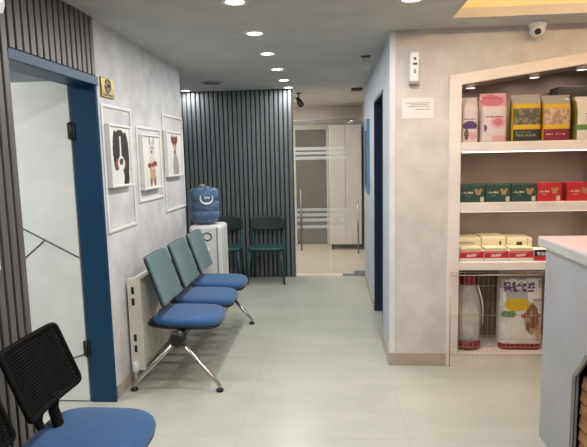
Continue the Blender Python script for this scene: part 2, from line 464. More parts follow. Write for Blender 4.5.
light('cove_lamp', 'AREA', ((CX0+CX1)/2, CY0+.06, HC+.12), 15, (1, .74, .46), 1.9, (radians(60), 0, 0), .04)
light('back_room_lamp', 'AREA', (-1.1, 8.1, HC-.02), 64, (1, .93, .85), .5)
light('side_room_lamp', 'AREA', (-2.9, 2.2, HC-.02), 60, (1, .98, .95), .6)
light('right_room_lamp', 'AREA', (1.1, 6.0, HC-.02), 3, (1, .95, .9), .4)

# ceiling fittings
t = thing('ceiling_vent', 'flat grey round vent in the ceiling near slatted partition', 'vent', (-1.35, 6.1, HC))
MB().lathe([(.10, -.012), (.125, -.008), (.13, 0)], (-1.35, 6.1, HC), M['grey_plastic'], 32).build('frame', t)
m_ = MB()
for k in range(5): m_.lathe([(.02+.016*k, -.016), (.028+.016*k, -.016), (.028+.016*k, -.012), (.02+.016*k, -.012)], (-1.35, 6.1, HC), M['grey_print'], 28, cap=False)
m_.build('grille', t)
t = thing('ceiling_sign', 'small pale plate hanging from dark ceiling bar near the corridor corner', 'sign', (.30, 4.8, HC))
B((.262, 4.78, HC-.014), (.345, 4.82, HC), mat('dark bronze', (82, 72, 60), .5), .003).build('mount', t)
B((.27, 4.796, HC-.12), (.338, 4.804, HC-.012), mat('milky sign plate', (196, 200, 200), .3, alpha=.6), .001).build('plate', t)
t = thing('security_camera', 'white dome security camera on the ceiling above display case', 'camera', (1.385, 3.8, HC))
MB().lathe([(.03, -.035), (.056, -.032), (.062, -.006), (.063, 0)], (1.385, 3.8, HC), M['white_plastic'], 32).build('base', t)
MB().lathe([(.002, -.098), (.022, -.095), (.040, -.082), (.05, -.062), (.05, -.044), (.044, -.03)], (1.385, 3.8, HC), M['white_plastic'], 32).build('dome', t)
MB().tube([(1.38, 3.79, HC-.062), (1.37, 3.745, HC-.072)], .02, M['black'], 20).build('lens', t)

# top-left unit, light switch
t = thing('air_conditioner', 'white rounded wall unit high on the slatted wall, cut by the corner', 'air conditioner', (-1.40, 1.6, 2.15))
B((XL+.022, 1.2, 2.125), (-1.222, 2.04, 2.43), M['white_plastic'], .05).build('housing', t)
B((-1.37, 1.25, 2.118), (-1.30, 1.96, 2.128), M['grey_plastic'], .003).build('louver', t)
t = thing('light_switch', 'white light switch on the dark slatted wall', 'light switch', (XL+.029, 2.09, 1.175))
B((XL+.022, 2.04, 1.125), (XL+.034, 2.13, 1.215), M['white_plastic'], .004).build('plate', t)
B((XL+.034, 2.057, 1.143), (XL+.04, 2.113, 1.197), M['white_plastic'], .002).build('rocker', t)

# ------------------------------------------------------------------ plaque and pictures
t = thing('plaque', 'small brass plaque with dark round emblem above the dog pictures', 'plaque', (XL, 3.42, 1.985))
B((XL, 3.322, 1.985), (XL+.012, 3.52, 2.108), M['gold'], .003).build('plate', t)
MB().lathe([(.036, 0), (.036, .004)], (XL+.011, 3.42, 2.058), M['dark_gold'], 28, axis='x').build('emblem', t)
m_ = MB()
m_.lathe([(.040, .0), (.040, .005), (.046, .005), (.046, 0)], (XL+.011, 3.42, 2.058), M['gold'], 28, axis='x', cap=False)
m_.tube([(XL+.016, 3.40, 2.05), (XL+.016, 3.42, 2.075), (XL+.016, 3.44, 2.05)], .004, M['gold'], 6)
m_.build('crest', t)
B((XL+.012, 3.345, 1.996), (XL+.0135, 3.498, 2.008), M['dark_gold']).build('inscription', t)

def A(name, c, r=.7): return mat(name, c, r)
AW = A('canvas white', (212, 212, 210)); ABK = A('paint black', (34, 32, 33)); ABR = A('paint brown', (128, 82, 56)); ARD = A('paint dark red', (132, 48, 44))
AGR = A('paint grey', (150, 148, 146)); ATN = A('paint tan', (186, 150, 118)); ALG = A('paint pale grey', (196, 190, 184)); ACH = A('paint chestnut', (112, 58, 36)); APK = A('paint nose', (60, 50, 50))
def ell(u, v, cx, cy, a, b): return ((u-cx)/a)**2+((v-cy)/b)**2 < 1
def dog_one(u, v):          # black, white and brown dog with long ears
    if ell(u, v, .52, .40, .085, .06): return APK
    if ell(u, v, .60, .42, .03, .03): return ABK
    if ell(u, v, .53, .37, .17, .13): return AW if v > .30 or ell(u, v, .5, .3, .1, .06) else AW
    if abs(u-.51) < .035+.05*max(0, (.62-v)) and .4 < v < .85: return AW
    if (ell(u, v, .33, .36, .08, .10) or ell(u, v, .70, .36, .07, .08)): return ABR
    if ell(u, v, .27, .58, .14, .36) and v > .25: return ABK
    if ell(u, v, .79, .50, .16, .42): return ABK
    if ell(u, v, .52, .66, .33, .30): return ABK
    if ell(u, v, .40, .12, .24, .22): return AW
    if ell(u, v, .70, .12, .22, .2): return ABK
    return AW
def dog_two(u, v):          # small pale terrier with a red bow
    if ell(u, v, .47, .78, .03, .02) or ell(u, v, .57, .78, .03, .02) or ell(u, v, .52, .70, .04, .03): return ABK
    if ell(u, v, .52, .68, .12, .07): return ALG
    if ell(u, v, .52, .76, .16, .13): return ALG
    if ell(u, v, .41, .90, .05, .09) or ell(u, v, .63, .90, .05, .09): return AGR
    if ell(u, v, .36, .43, .12, .05) or ell(u, v, .68, .46, .12, .055) or ell(u, v, .52, .44, .06, .05): return ARD
    if ell(u, v, .52, .52, .15, .16): return ALG
    if ell(u, v, .52, .30, .17, .17): return ATN
    if ell(u, v, .42, .14, .07, .13) or ell(u, v, .63, .14, .07, .13): return ABR
    return AW
def dog_three(u, v):        # slender chestnut and grey dog
    if ell(u, v, .52, .66, .07, .09): return ATN
    if ell(u, v, .45, .80, .03, .02) or ell(u, v, .60, .80, .03, .02): return ABK
    if ell(u, v, .52, .80, .16, .13): return ACH
    if ell(u, v, .36, .86, .07, .1) or ell(u, v, .68, .86, .07, .1): return ACH
    if abs(u-.53) < .10+.02*sin(v*9) and .38 < v < .72: return ABR if v > .52 else AGR
    if ell(u, v, .56, .22, .2, .26) or (v < .2 and abs(u-.57) < .2): return AGR
    return AW
def picture(y0, y1, z0, z1, fn, label, name='dog_picture'):
    t = thing(name, label, 'picture', (XL, (y0+y1)/2, z0), 'framed dog pictures on the left wall')
    d = .042; fw = .015
    f = MB()
    f.box((XL+.001, y0, z0), (XL+d, y0+fw, z1), None, .003).box((XL+.001, y1-fw, z0), (XL+d, y1, z1), None, .003)
    f.box((XL+.001, y0+fw, z0), (XL+d, y1-fw, z0+fw), None, .003).box((XL+.001, y0+fw, z1-fw), (XL+d, y1-fw, z1), None, .003)
    f.build('frame', t, m=M['trim'])
    c = MB(); c.box((XL+.001, y0+fw, z0+fw), (XL+d-.012, y1-fw, z1-fw), AW)
    c.sheet((XL+d-.0115, y0+fw, z0+fw), (0, y1-y0-2*fw, 0), (0, 0, z1-z0-2*fw), 56, 64, fn)
    c.build('canvas', t, normals=False)
picture(3.33, 3.69, 1.405, 1.818, dog_one, 'framed picture of a black and white long-eared dog beside the blue door')
picture(3.92, 4.345, 1.352, 1.778, dog_two, 'framed picture of a small dog with red bow, middle of three')
picture(4.52, 4.985, 1.428, 1.828, dog_three, 'framed picture of a slender chestnut and grey dog nearest water dispenser')

# ------------------------------------------------------------------ radiator
RX = -1.345
t = thing('radiator', 'cream panel radiator on left wall behind the waiting bench', 'radiator', (-1.39, 3.85, .1))
m_ = MB(); m_.box((XL+.03, 3.54, .12), (RX, 4.32, .755), M['radiator'], .006)
for k in range(22): m_.box((RX-.001, 3.56+k*.034, .16), (RX+.004, 3.575+k*.034, .72), M['radiator'])
m_.build('panel', t)
m_ = MB(); m_.box((XL+.016, 3.512, .10), (RX+.006, 3.54, .765), M['radiator'], .004); m_.build('end_cover', t)
for z in (.68, .60, .34, .26): B((XL+.045, 3.5105, z-.025), (XL+.065, 3.514, z+.025), M['black']).build('slot', t)
B((XL+.001, 3.6, .3), (XL+.032, 3.64, .7), M['radiator']).build('bracket', t); B((XL+.001, 4.15, .3), (XL+.032, 4.19, .7), M['radiator']).build('bracket', t)
m_ = MB(); m_.tube([(XL+.05, 3.495, .0), (XL+.05, 3.495, .15), (XL+.055, 3.525, .17)], .011, M['radiator']).lathe([(.018, .09), (.022, .11), (.022, .15), (.016, .17)], (XL+.05, 3.495, 0), M['white_plastic'])
m_.build('valve', t)

# ------------------------------------------------------------------ waiting benches
def beam_bench(name, label, y0, n, pitch, wid, back, xfoot=True, nose=-.80, rear=-1.29):
    """seats face +X; back = 'teal' or 'mesh'"""
    yl = y0+(n-1)*pitch+wid
    t = thing(name, label, 'bench', (-1.05, (y0+yl)/2, 0))
    XB = -1.06
    m_ = MB(); m_.box((XB-.03, y0-.05, .355), (XB+.03, yl-.04, .405), M['black'], .006)
    m_.build('beam', t)
    for y in ((y0-.06, yl-.09) if back == 'teal' else (y0+.03, yl-.03)):
        MB().lathe([(.03, -.035), (.052, -.025), (.056, 0), (.052, .03), (.03, .04)], (XB, y, .372), M['black'], 24, axis='y').build('beam_joint', t)
        for xe, xs in ((-.785, XB+.02), (-1.385, XB-.02)):
            lg = MB(); lg.tube([(xs, y, .35), (xs+(xe-xs)*.93, y, .062), (xe, y, .035), (xe, y, .022)], [.016, .014, .014, .014], M['chrome'], 12)
            lo = lg.build('leg', t)
            MB().lathe([(.024, 0), (.026, .012), (.014, .024)], (xe, y, 0), M['black'], 20).build('foot', lo)
    for i in range(n):
        yc = y0+i*pitch+wid/2
        sx = (nose+rear)/2
        seat = MB(); seat.pad((sx, yc, .452), (1, 0, 0), (0, 1, 0), (0, 0, 1), (nose-rear)/2, wid/2, .055, M['blue_fab'], n=3.6, bulge=.010, edge=.12,
                             curve=lambda x, y: -.018*max(0, x)**3 + .012*max(0, -x)**2)
        so = seat.build('seat', t)
        MB().pad((sx-.025, yc, .422), (1, 0, 0), (0, 1, 0), (0, 0, 1), (nose-rear)/2+.015, wid/2-.006, .026, M['black'], n=4.2, edge=.12,
                 curve=lambda x, y: -.018*max(0, x)**3 + .012*max(0, -x)**2).build('seat_shell', t)
        br = MB()
        br.box((XB-.05, yc-.05, .395), (XB+.07, yc+.05, .41), M['black'])
        if back == 'teal':
            top, bot = V((-1.30, yc, .912)), V((-1.185, yc, .565))
        else:
            top, bot = V((-1.26, yc-.008, .878)), V((-1.15, yc-.008, .598))
        W = (top-bot).normalized(); N = W.cross(V((0, 1, 0))); N = N if N.x > 0 else -N
        c = (top+bot)/2; hb = (top-bot).length/2
        if back == 'teal':
            for dy in (-.13, .13):
                br.tube([(XB-.02, yc+dy, .395), (-1.24, yc+dy, .405), (-1.262, yc+dy, .47), (-1.222, yc+dy, .60), (-1.255, yc+dy, .72)], .011, M['chrome'], 8)
            br.build('seat_bracket', t)
            cu = lambda x, y: .018*y*0+.022*x*x
            bk = MB(); bk.pad(c, (0, 1, 0), W, N, wid/2-.004, hb, .022, M['teal_fab'], n=16, edge=.06, curve=cu); bk.build('backrest', t)
            MB().pad(c-N*.013, (0, 1, 0), W, N, wid/2, hb+.004, .014, M['black'], n=16, edge=.06, curve=cu).build('backrest_shell', t)
        else:
            br.tube([(XB-.02, yc, .40), (-1.2, yc, .44), (-1.225, yc, .52), (-1.19, yc, .66), (-1.235, yc, .78)], [.018, .018, .018, .016, .014], M['black'], 10)
            br.tube([(-1.08, yc+.03, .43), (-1.15, yc+.03, .475), (-1.172, yc+.03, .56), (-1.155, yc+.03, .63)], [.026, .03, .03, .024], M['blackmesh'], 10, flat=.6)
            br.build('seat_bracket', t)
            a = .205; cu = lambda x: .03*x*x
            ne = 15.0; seg = 96; ring = []
            for k in range(seg):
                th = 2*pi*k/seg; x = math.copysign(abs(cos(th))**(2/ne), cos(th)); y = math.copysign(abs(sin(th))**(2/ne), sin(th))
                ring.append(c+V((0, 1, 0))*a*x*.955+W*hb*y*.93+N*cu(x))
            fr = MB(); fr.tube(ring, .0115, M['blackmesh'], 8, closed=True, flat=1); fr = fr.build('backrest', t)
            me = MB(); nx = 34
            for k in range(1, nx):
                x = -1+2*k/nx; yy = (1-abs(x)**ne)**(1/ne)*.93
                me.tube([c+V((0, 1, 0))*a*x*.955+W*hb*yy*q+N*cu(x) for q in (-1, 1)], .0052, M['blackmesh'], 4, cap=False)
            nyy = 22
            for k in range(1, nyy):
                y = -1+2*k/nyy; xx = (1-abs(y)**ne)**(1/ne)*.955
                me.tube([c+V((0, 1, 0))*a*xx*q+W*hb*y*.93+N*cu(xx*q) for q in (-1, -.5, 0, .5, 1)], .005, M['blackmesh'], 4, cap=False)
            me.build('mesh_fabric', fr)
    return t
beam_bench('waiting_bench', 'three-seat bench with teal backs and blue seats along left wall', 3.47, 3, .528, .445, 'teal')
beam_bench('waiting_bench', 'blue seat bench with black mesh backs in the near left corner', 1.265, 2, .495, .455, 'mesh', nose=-.765, rear=-1.235)

# ------------------------------------------------------------------ water dispenser
DX0, DX1, DYF = -1.437, -1.108, 5.145
t = thing('water_dispenser', 'white floor-standing water dispenser beside bench end', 'water dispenser', ((DX0+DX1)/2, DYF+.17, 0))
B((DX0, DYF, .02), (DX1, DYF+.34, .918), M['white_plastic'], .03).build('body', t)
B((DX0+.03, DYF-.004, .60), (DX1-.16, DYF+.02, .70), mat('pale grey plastic', (196, 197, 199), .5), .006).build('tap_recess', t)
for x in (DX0+.11, DX0+.2):
    MB().tube([(x, DYF-.002, .69), (x, DYF-.03, .685), (x, DYF-.035, .65)], .012, M['white_plastic'], 10).build('tap', t)
xr, zr = -1.25, .81
MB().tube([(xr+.042*cos(a), DYF-.002, zr+.038*sin(a)) for a in [k*2*pi/28 for k in range(28)]], .006, M['black'], 6, closed=True).build('logo_ring', t)
B((DX1-.05, DYF-.002, .3), (DX1-.035, DYF+.002, .9), M['grey_plastic']).build('side_seam', t)
bx, by = (DX0+DX1)/2-.03, DYF+.17
m_b = mat('blue bottle plastic', (96, 124, 152), .15, rgb2=(72, 100, 134), scale=9, alpha=.82)
t2 = thing('water_bottle', 'large translucent blue water bottle upturned on the dispenser', 'water bottle', (bx, by, .918))
R_ = .148
prof = [(.03, .946), (.06, .95), (.10, .962), (.135, .985), (R_, 1.02), (R_, 1.07), (R_-.008, 1.08), (R_-.008, 1.09), (R_, 1.10), (R_, 1.17), (R_-.008, 1.18), (R_-.008, 1.19), (R_, 1.20), (R_, 1.285), (R_-.02, 1.31), (R_-.05, 1.318), (.05, 1.318), (.05, 1.325)]
MB().lathe(prof, (bx, by, -.027), m_b, 40).build('bottle', t2)
MB().lathe([(.028, 1.32), (.03, 1.345), (.022, 1.352)], (bx-.02, by, -.03), mat('pale blue cap', (150, 120, 118), .5), 20).build('cap', t2)
lg = MB()
mw = M['white_plastic']
def onb(a, z): return (bx+(R_+.002)*sin(a), by-(R_+.002)*cos(a), z)
lg.tube([onb(.38+.42*cos(k), 1.19+.056*sin(k)) for k in [2.6+j*.22 for j in range(20)]], [.003+.008*sin(pi*j/19) for j in range(20)], mw, 8)
lg.tube([onb(.22+.06*j, 1.193+.012*sin(j*2.2)) for j in range(7)], .006, mw, 8)
lg.build('logo', t2)

# ------------------------------------------------------------------ dark green chairs
def green_chair(xc, label):
    t = thing('side_chair', label, 'chair', (xc, 6.6, 0), 'dark green chairs against the slatted partition')
    YB, YN = 6.80, 6.44
    MB().pad((xc, (YB+YN)/2, .445), (1, 0, 0), (0, 1, 0), (0, 0, 1), .235, (YB-YN)/2+.01, .032, M['green_chair'], n=4, edge=.1).build('seat', t)
    MB().pad((xc, YB, .735), (1, 0, 0), (0, .12, 1), (0, -1, .12), .225, .095, .028, M['green_pad'], n=4, edge=.15, curve=lambda x, y: .05*x*x).build('backrest', t)
    for sx in (-1, 1):
        MB().tube([(xc+sx*.19, YN+.05, .43), (xc+sx*.235, YN+.01, 0)], [.017, .013], M['green_chair'], 10).build('leg', t)
        MB().tube([(xc+sx*.20, YB+.0, .74), (xc+sx*.185, YB-.01, .43), (xc+sx*.20, YB+.045, 0)], [.013, .016, .013], M['green_chair'], 10).build('leg', t)
    MB().box((xc-.19, YN+.04, .40), (xc+.19, YN+.06, .43), M['green_chair'], .004).build('apron', t)
    return t
green_chair(-.845, 'dark green chair against slatted partition, fully visible on the right')
green_chair(-1.39, 'dark green chair against slatted partition, partly hidden by water dispenser')

# ------------------------------------------------------------------ right corridor wall, facade items
t = thing('notice_frame', 'tall narrow blue framed board on right corridor wall past the doorway', 'picture', (XR, 6.3, 1.15))
m_ = MB(); y0, y1, z0, z1 = 6.02, 6.52, 1.16, 1.98
m_.box((XR-.03, y0, z0), (XR, y0+.05, z1)).box((XR-.03, y1-.05, z0), (XR, y1, z1)).box((XR-.03, y0+.05, z0), (XR, y1-.05, z0+.05)).box((XR-.03, y0+.05, z1-.12), (XR, y1-.05, z1))
m_.build('frame', t, m=mat('light blue board', (96, 140, 172), .5))
B((XR-.016, y0+.05, z0+.05), (XR, y1-.05, z1-.12), mat('dark board', (40, 50, 58), .4)).build('board', t)

t = thing('air_freshener', 'white automatic air freshener dispenser mounted on beige wall', 'dispenser', (.58, YF, 2.075))
B((.545, YF-.07, 2.078), (.612, YF, 2.285), M['white_plastic'], .014).build('housing', t)
B((.548, YF-.06, 2.066), (.609, YF-.004, 2.082), M['grey_plastic'], .004).build('base', t)
MB().lathe([(.009, -.073), (.009, -.068)], (.58, YF, 2.235), M['black'], 16, axis='y').build('nozzle', t)
B((.566, YF-.0715, 2.193), (.596, YF-.068, 2.206), M['black']).build('window', t)
B((.573, YF-.0715, 2.135), (.587, YF-.068, 2.165), M['grey_print'], .001).build('label', t)
t = thing('paper_notice', 'white paper notice with small print taped to beige wall', 'notice', (.61, YF, 1.83))
B((.502, YF-.002, 1.832), (.725, YF, 1.975), M['paper']).build('sheet', t)
m_ = MB()
for z, a, b in ((1.937, .525, .70), (1.925, .56, .68), (1.913, .54, .695), (1.893, .60, .70)):
    x = a
    while x < b:
        w_ = random.uniform(.008, .02); m_.box((x, YF-.0026, z), (min(x+w_, b), YF-.0021, z+.005), M['grey_print']); x += w_+.004
m_.build('print', t)

# ------------------------------------------------------------------ display case
SX0, SX1, SYB = .912, 1.95, YF+.40
FY = YF-.022
sl = lambda x: 2.056+.1345*(x-.904)
sc = thing('display_case', 'built-in white display case with sloping top and three shelves', 'display shelf', (1.43, YF+.2, 0))
f = MB()
f.prism([(.83, FY, 0), (SX0, FY, 0), (SX0, FY, sl(SX0)), (.83, FY, sl(.83)+.074)], (0, .06, 0))
f.prism([(SX1, FY, 0), (SX1+.082, FY, 0), (SX1+.082, FY, sl(SX1+.082)+.074), (SX1, FY, sl(SX1))], (0, .06, 0))
f.prism([(SX0, FY, sl(SX0)), (SX1, FY, sl(SX1)), (SX1+.082, FY, sl(SX1+.082)+.074), (.83, FY, sl(.83)+.074)], (0, .06, 0))
f.box((SX0, FY, 0), (SX1, FY+.06, .1))
f.build('frame', sc, m=M['shelf'])
for (z0, z1) in ((1.59, 1.655), (1.158, 1.223), (.73, .79)):
    B((SX0, FY+.006, z0), (SX1, SYB, z1), M['shelf'], .003).build('shelf', sc)
B((SX0, FY+.06, .0), (SX1, SYB, .1), M['shelf']).build('plinth', sc)
MB().prism([(SX0, SYB, 0), (SX1, SYB, 0), (SX1, SYB, sl(SX1)+.02), (SX0, SYB, sl(SX0)+.02)], (0, .02, 0), M['case_back']).build('back_panel', sc)
for x in (SX0-.02, SX1): B((x, FY+.06, 0), (x+.02, SYB, sl(x)), M['case_back']).build('side_panel', sc)
MB().prism([(SX0, FY+.06, sl(SX0)), (SX1, FY+.06, sl(SX1)), (SX1, FY+.06, sl(SX1)+.02), (SX0, FY+.06, sl(SX0)+.02)], (0, SYB-FY-.06, 0), M['case_back']).build('top_panel', sc)
# small lamps under the sloping top and strips under two shelves
for x, lab in ((1.02, 'left'), (1.47, 'middle'), (1.80, 'right')):
    z = sl(x)
    t = thing('puck_light', 'small white puck lamp under display case top, %s one' % lab, 'lamp', (x, YF+.17, z), 'puck lamps in the display case')
    MB().lathe([(.034, -.022), (.036, -.018), (.036, -.005)], (x, YF+.17, z), M['white_plastic'], 24, cap=False).build('housing', t)
    MB().lathe([(.001, -.02), (.034, -.02)], (x, YF+.17, z), M['led_white'], 24, cap=False).build('lens', t)
    light('puck_lamp', 'AREA', (x, YF+.17, z-.026), .8, (1, .86, .7), .06)
for z, e, nm in ((1.588, 2.2, 'under the top shelf of the display case'), (1.156, 3.2, 'under the middle shelf of the display case')):
    tag(B((SX0+.03, YF+.06, z-.008), (SX1-.03, YF+.075, z+.0015), M['led_white']).build('light_strip', loc=(1.43, YF+.07, z)), 'thin warm light strip '+nm, 'light strip')
    light('shelf_lamp', 'AREA', (1.43, YF+.068, z-.012), e, (1, .82, .62), .95, (0, 0, 0), .012)

# bags with printed fronts
def bag(name, label, x0, x1, z0, z1, yf, dep, fn, side, group, nu=30, nv=40, seal=.08, lean=0):
    w_ = x1-x0; h_ = z1-z0
    def prof(u, v):
        e = min(1, (1-v)/.35)**.6
        eu = max(0, 1-abs(2*u-1)**6)
        return e*(.35+.65*eu**.5)*1.0 if v < 1-seal else .02+.0*u
    m_ = MB()
    fr = m_.sheet((x0, yf+dep/2, z0), (w_, 0, 0), (0, 0, h_), nu, nv, fn, off=lambda u, v: dep/2*prof(u, v))
    bk = m_.sheet((x0, yf+dep/2, z0), (w_, 0, 0), (0, 0, h_), nu, nv, lambda u, v: side, off=lambda u, v: -dep/2*prof(u, v))
    rim = lambda g: [g[i][0] for i in range(nu+1)]+[g[nu][j] for j in range(1, nv+1)]+[g[i][nv] for i in range(nu-1, -1, -1)]+[g[0][j] for j in range(nv-1, 0, -1)]
    A_, B_ = rim(fr), rim(bk); n_ = len(A_)
    for k in range(n_):
        f_ = m_.bm.faces.new([A_[k], B_[k], B_[(k+1) % n_], A_[(k+1) % n_]]); f_.material_index = m_.mi(side)
    o = m_.build(name, loc=((x0+x1)/2, yf+dep/2, z0))
    return tag(o, label, 'pet food bag', group)
c_ = lambda n, rgb, r=.4: mat(n, tuple(v*.92 for v in rgb), r)
PW = c_('bag pale pink white', (222, 208, 206)); PP = c_('bag purple', (88, 52, 112)); PK = c_('bag rose', (206, 120, 138)); PL = c_('bag light rose', (224, 168, 176)); PG = c_('bag brown ink', (110, 84, 84))
YE = c_('bag yellow', (222, 178, 30)); OL = c_('bag olive picture', (92, 88, 62)); OL2 = c_('bag olive light', (134, 124, 98)); BK2 = c_('bag dark green', (46, 52, 44)); SI = c_('bag silver', (172, 166, 160), .3)
TN = c_('bag kibble picture', (176, 140, 112)); TN2 = c_('bag kibble light', (206, 178, 150)); MR = c_('bag maroon', (128, 34, 50)); WG = c_('bag white', (224, 220, 212)); GN = c_('bag green', (96, 136, 70)); RDK = c_('bag red ink', (176, 40, 48)); YG_ = c_('bag side olive', (128, 118, 34))
hsh = lambda u, v, s: (sin(u*127.1*s+v*311.7*s)*43758.5453) % 1
def txt(u, v, v0, v1, u0, u1, s=1): return v0 < v < v1 and u0 < u < u1 and hsh(int(u*26), int(v*60), s) > .35
def f_white(u, v):
    if txt(u, v, .50, .535, .1, .95): return PG
    if ell(u, v, .5, .36, .42, .11) and v > .31: return PP
    if ell(u, v, .30, .17, .13, .13): return PG
    if ell(u, v, .66, .14, .2, .09): return PL
    return PW
def f_pink(u, v):
    if v > .72: return PK if ell(u, v, .42, .84, .42, .13) else PL
    if txt(u, v, .50, .535, .1, .95): return PG
    if ell(u, v, .62, .40, .30, .13): return PK if ell(u, v, .62, .40, .18, .07) else PL
    if ell(u, v, .14, .28, .05, .07): return PP
    if v < .12 and u > .4: return PL
    return PW
def f_y1(u, v):
    if v > .80: return SI
    if v > .70 or u < .04 or u > .97: return YE
    if v > .345: return OL2 if hsh(int(u*14), int(v*18), 1) > .62 else OL
    if v > .26: return YE
    if txt(u, v, .10, .15, .1, .8) or txt(u, v, .18, .21, .1, .6): return OL2
    return BK2
def f_y2(u, v):
    if v > .80: return SI
    if v > .70 or u > .96 or u < .03: return YE
    if v > .36: return TN2 if hsh(int(u*14), int(v*18), 2) > .6 else TN
    if v > .26: return YE
    if txt(u, v, .12, .16, .1, .8): return PL
    return MR
def f_wg(u, v):
    if .22 < v < .36: return GN
    if u < .08: return YG_
    if txt(u, v, .55, .6, .3, .8): return PG
    return WG
G1 = 'pet food bags on the top shelf'
Z1 = 1.6555
bag('pet_food_bag', 'white pet food bag with purple arch, leftmost on top shelf', .925, 1.047, Z1, 1.975, YF+.03, .12, f_white, PW, G1)
bag('pet_food_bag', 'tall pale pink pet food bag on the top shelf', 1.068, 1.25, Z1, 2.0, YF+.03, .13, f_pink, PL, G1)
bag('pet_food_bag', 'yellow pet food bag with dark green lower panel on top shelf', 1.285, 1.487, Z1, 1.985, YF+.03, .13, f_y1, YG_, G1)
bag('pet_food_bag', 'yellow pet food bag with maroon lower panel on top shelf', 1.497, 1.69, Z1, 1.975, YF+.03, .13, f_y2, YG_, G1)
bag('pet_food_bag', 'white pet food bag with green band, rightmost on top shelf', 1.715, 1.93, Z1, 1.96, YF+.03, .13, f_wg, YG_, G1)
tag(B((1.655, YF+.19, Z1), (1.93, YF+.36, 2.045), mat('charcoal carton', (50, 50, 54), .6), .004).build('carton', loc=(1.79, YF+.27, Z1)), 'charcoal carton behind the white bag on top shelf', 'box')

# small printed cartons on the middle shelf
def carton(name, label, x0, x1, z0, z1, y0, y1, base, fn, group, nu=26, nv=20, cat='box'):
    m_ = MB(); m_.box((x0, y0, z0), (x1, y1, z1), base)
    m_.sheet((x0+.0008, y0-.0006, z0+.0008), (x1-x0-.0016, 0, 0), (0, 0, z1-z0-.0016), nu, nv, fn)
    return tag(m_.build(name, loc=((x0+x1)/2, (y0+y1)/2, z0), normals=False), label, cat, group)
GB = c_('carton dark green', (44, 74, 66)); GB2 = c_('carton green top', (70, 102, 90)); RB = c_('carton red', (200, 44, 52)); CR = c_('carton cream ink', (206, 196, 170)); GD = c_('carton gold dog', (176, 140, 92)); TL = c_('carton teal ink', (96, 156, 150))
def f_small(base, top):
    def fn(u, v):
        if ell(u, v, .72, .55, .11, .16) or ell(u, v, .64, .66, .06, .1) or ell(u, v, .82, .68, .06, .1): return GD
        if ell(u, v, .88, .16, .09, .16): return CR
        if txt(u, v, .52, .62, .08, .5): return CR
        if txt(u, v, .34, .42, .08, .4): return TL if base is GB else CR
        if v > .93: return top
        return base
    return fn
G2 = 'small cartons on the middle shelf'
Z2 = 1.2235
greens = ['leftmost dark green carton on the middle shelf', 'second dark green carton from the left on the middle shelf', 'dark green carton touching the red one on the middle shelf']
for (a, b), l in zip(((.926, 1.102), (1.107, 1.282), (1.287, 1.464)), greens): carton('carton', l, a, b, Z2, 1.352, YF+.03, YF+.16, GB, f_small(GB, GB2), G2)
carton('carton', 'red carton next to the dark green ones on the middle shelf', 1.468, 1.634, Z2, 1.354, YF+.03, YF+.16, RB, f_small(RB, RB), G2)
carton('carton', 'rightmost red carton on the middle shelf', 1.676, 1.85, Z2, 1.354, YF+.03, YF+.16, RB, f_small(RB, RB), G2)
tag(B((1.639, YF+.07, Z2), (1.67, YF+.16, 1.345), MR).build('carton', loc=(1.655, YF+.1, Z2)), 'narrow maroon carton between the two red ones', 'box', G2)

# flat boxes on the lower shelf: red-white front row, cream boxes stacked above
Z3 = .7905
CW = c_('carton white', (232, 224, 214)); CRM = c_('carton cream', (226, 212, 176)); PKW = c_('carton pink', (226, 120, 120))
def f_red(u, v):
    if v < .3: return CW
    if ell(u, v, .93, .6, .14, .34): return RB
    if txt(u, v, .45, .72, .25, .7): return CW
    return RB if v < .78 else PKW
G3 = 'flat boxes on the lower shelf'
ord3 = ['leftmost', 'second from the left', 'third from the left']
xs = (.928, 1.105, 1.282, 1.455)
for k in range(3):
    carton('flat_box', 'red and white flat box in lower shelf front row, '+ord3[k], xs[k], xs[k+1]-.004, Z3, .866, YF+.02, YF+.14, CW, f_red, G3)
def f_dark(u, v): return RB if v < .4 else (CW if txt(u, v, .5, .8, .1, .9) else ABK)
carton('flat_box', 'dark topped red box at right end of lower shelf row', 1.458, 1.62, Z3, .872, YF+.02, YF+.14, CW, f_dark, G3)
def f_cream(k):
    def fn(u, v):
        if k == 0 and abs(v-.5) < .3 and .1 < u < .75: return CRM if abs(v-.5) < .2 and u < .7 else AGR
        if k == 1 and .72 < u < .82 and .2 < v < .8: return APK
        if k == 2 and .38 < u < .62 and .3 < v < .8: return ABK
        if k == 2 and .80 < u < .86: return AGR
        return CRM if v < .9 else CW
    return fn
# cream boxes stand behind the red row, a step higher
for k, (a, b, h, l) in enumerate(((.928, 1.112, .945, 'cream box with outlined panel, leftmost behind the red row'), (1.118, 1.295, .952, 'cream box with dark tab, middle behind the red row'), (1.30, 1.485, .942, 'cream box with black square, right behind the red row'))):
    carton('cream_box', l, a, b, Z3, h, YF+.145, YF+.33, CRM, f_cream(k), 'cream boxes at the back of the lower shelf')
# packets lying on top of the red row
for k in range(3):
    x = xs[k]+.005
    tag(B((x, YF+.025, .8665), (x+.155, YF+.138, .888), CRM, .004).build('flat_packet', loc=(x+.08, YF+.08, .8665)), 'cream packet lying on the %s red box of lower shelf' % ('first', 'second', 'third')[k], 'packet', 'cream packets on the red boxes')

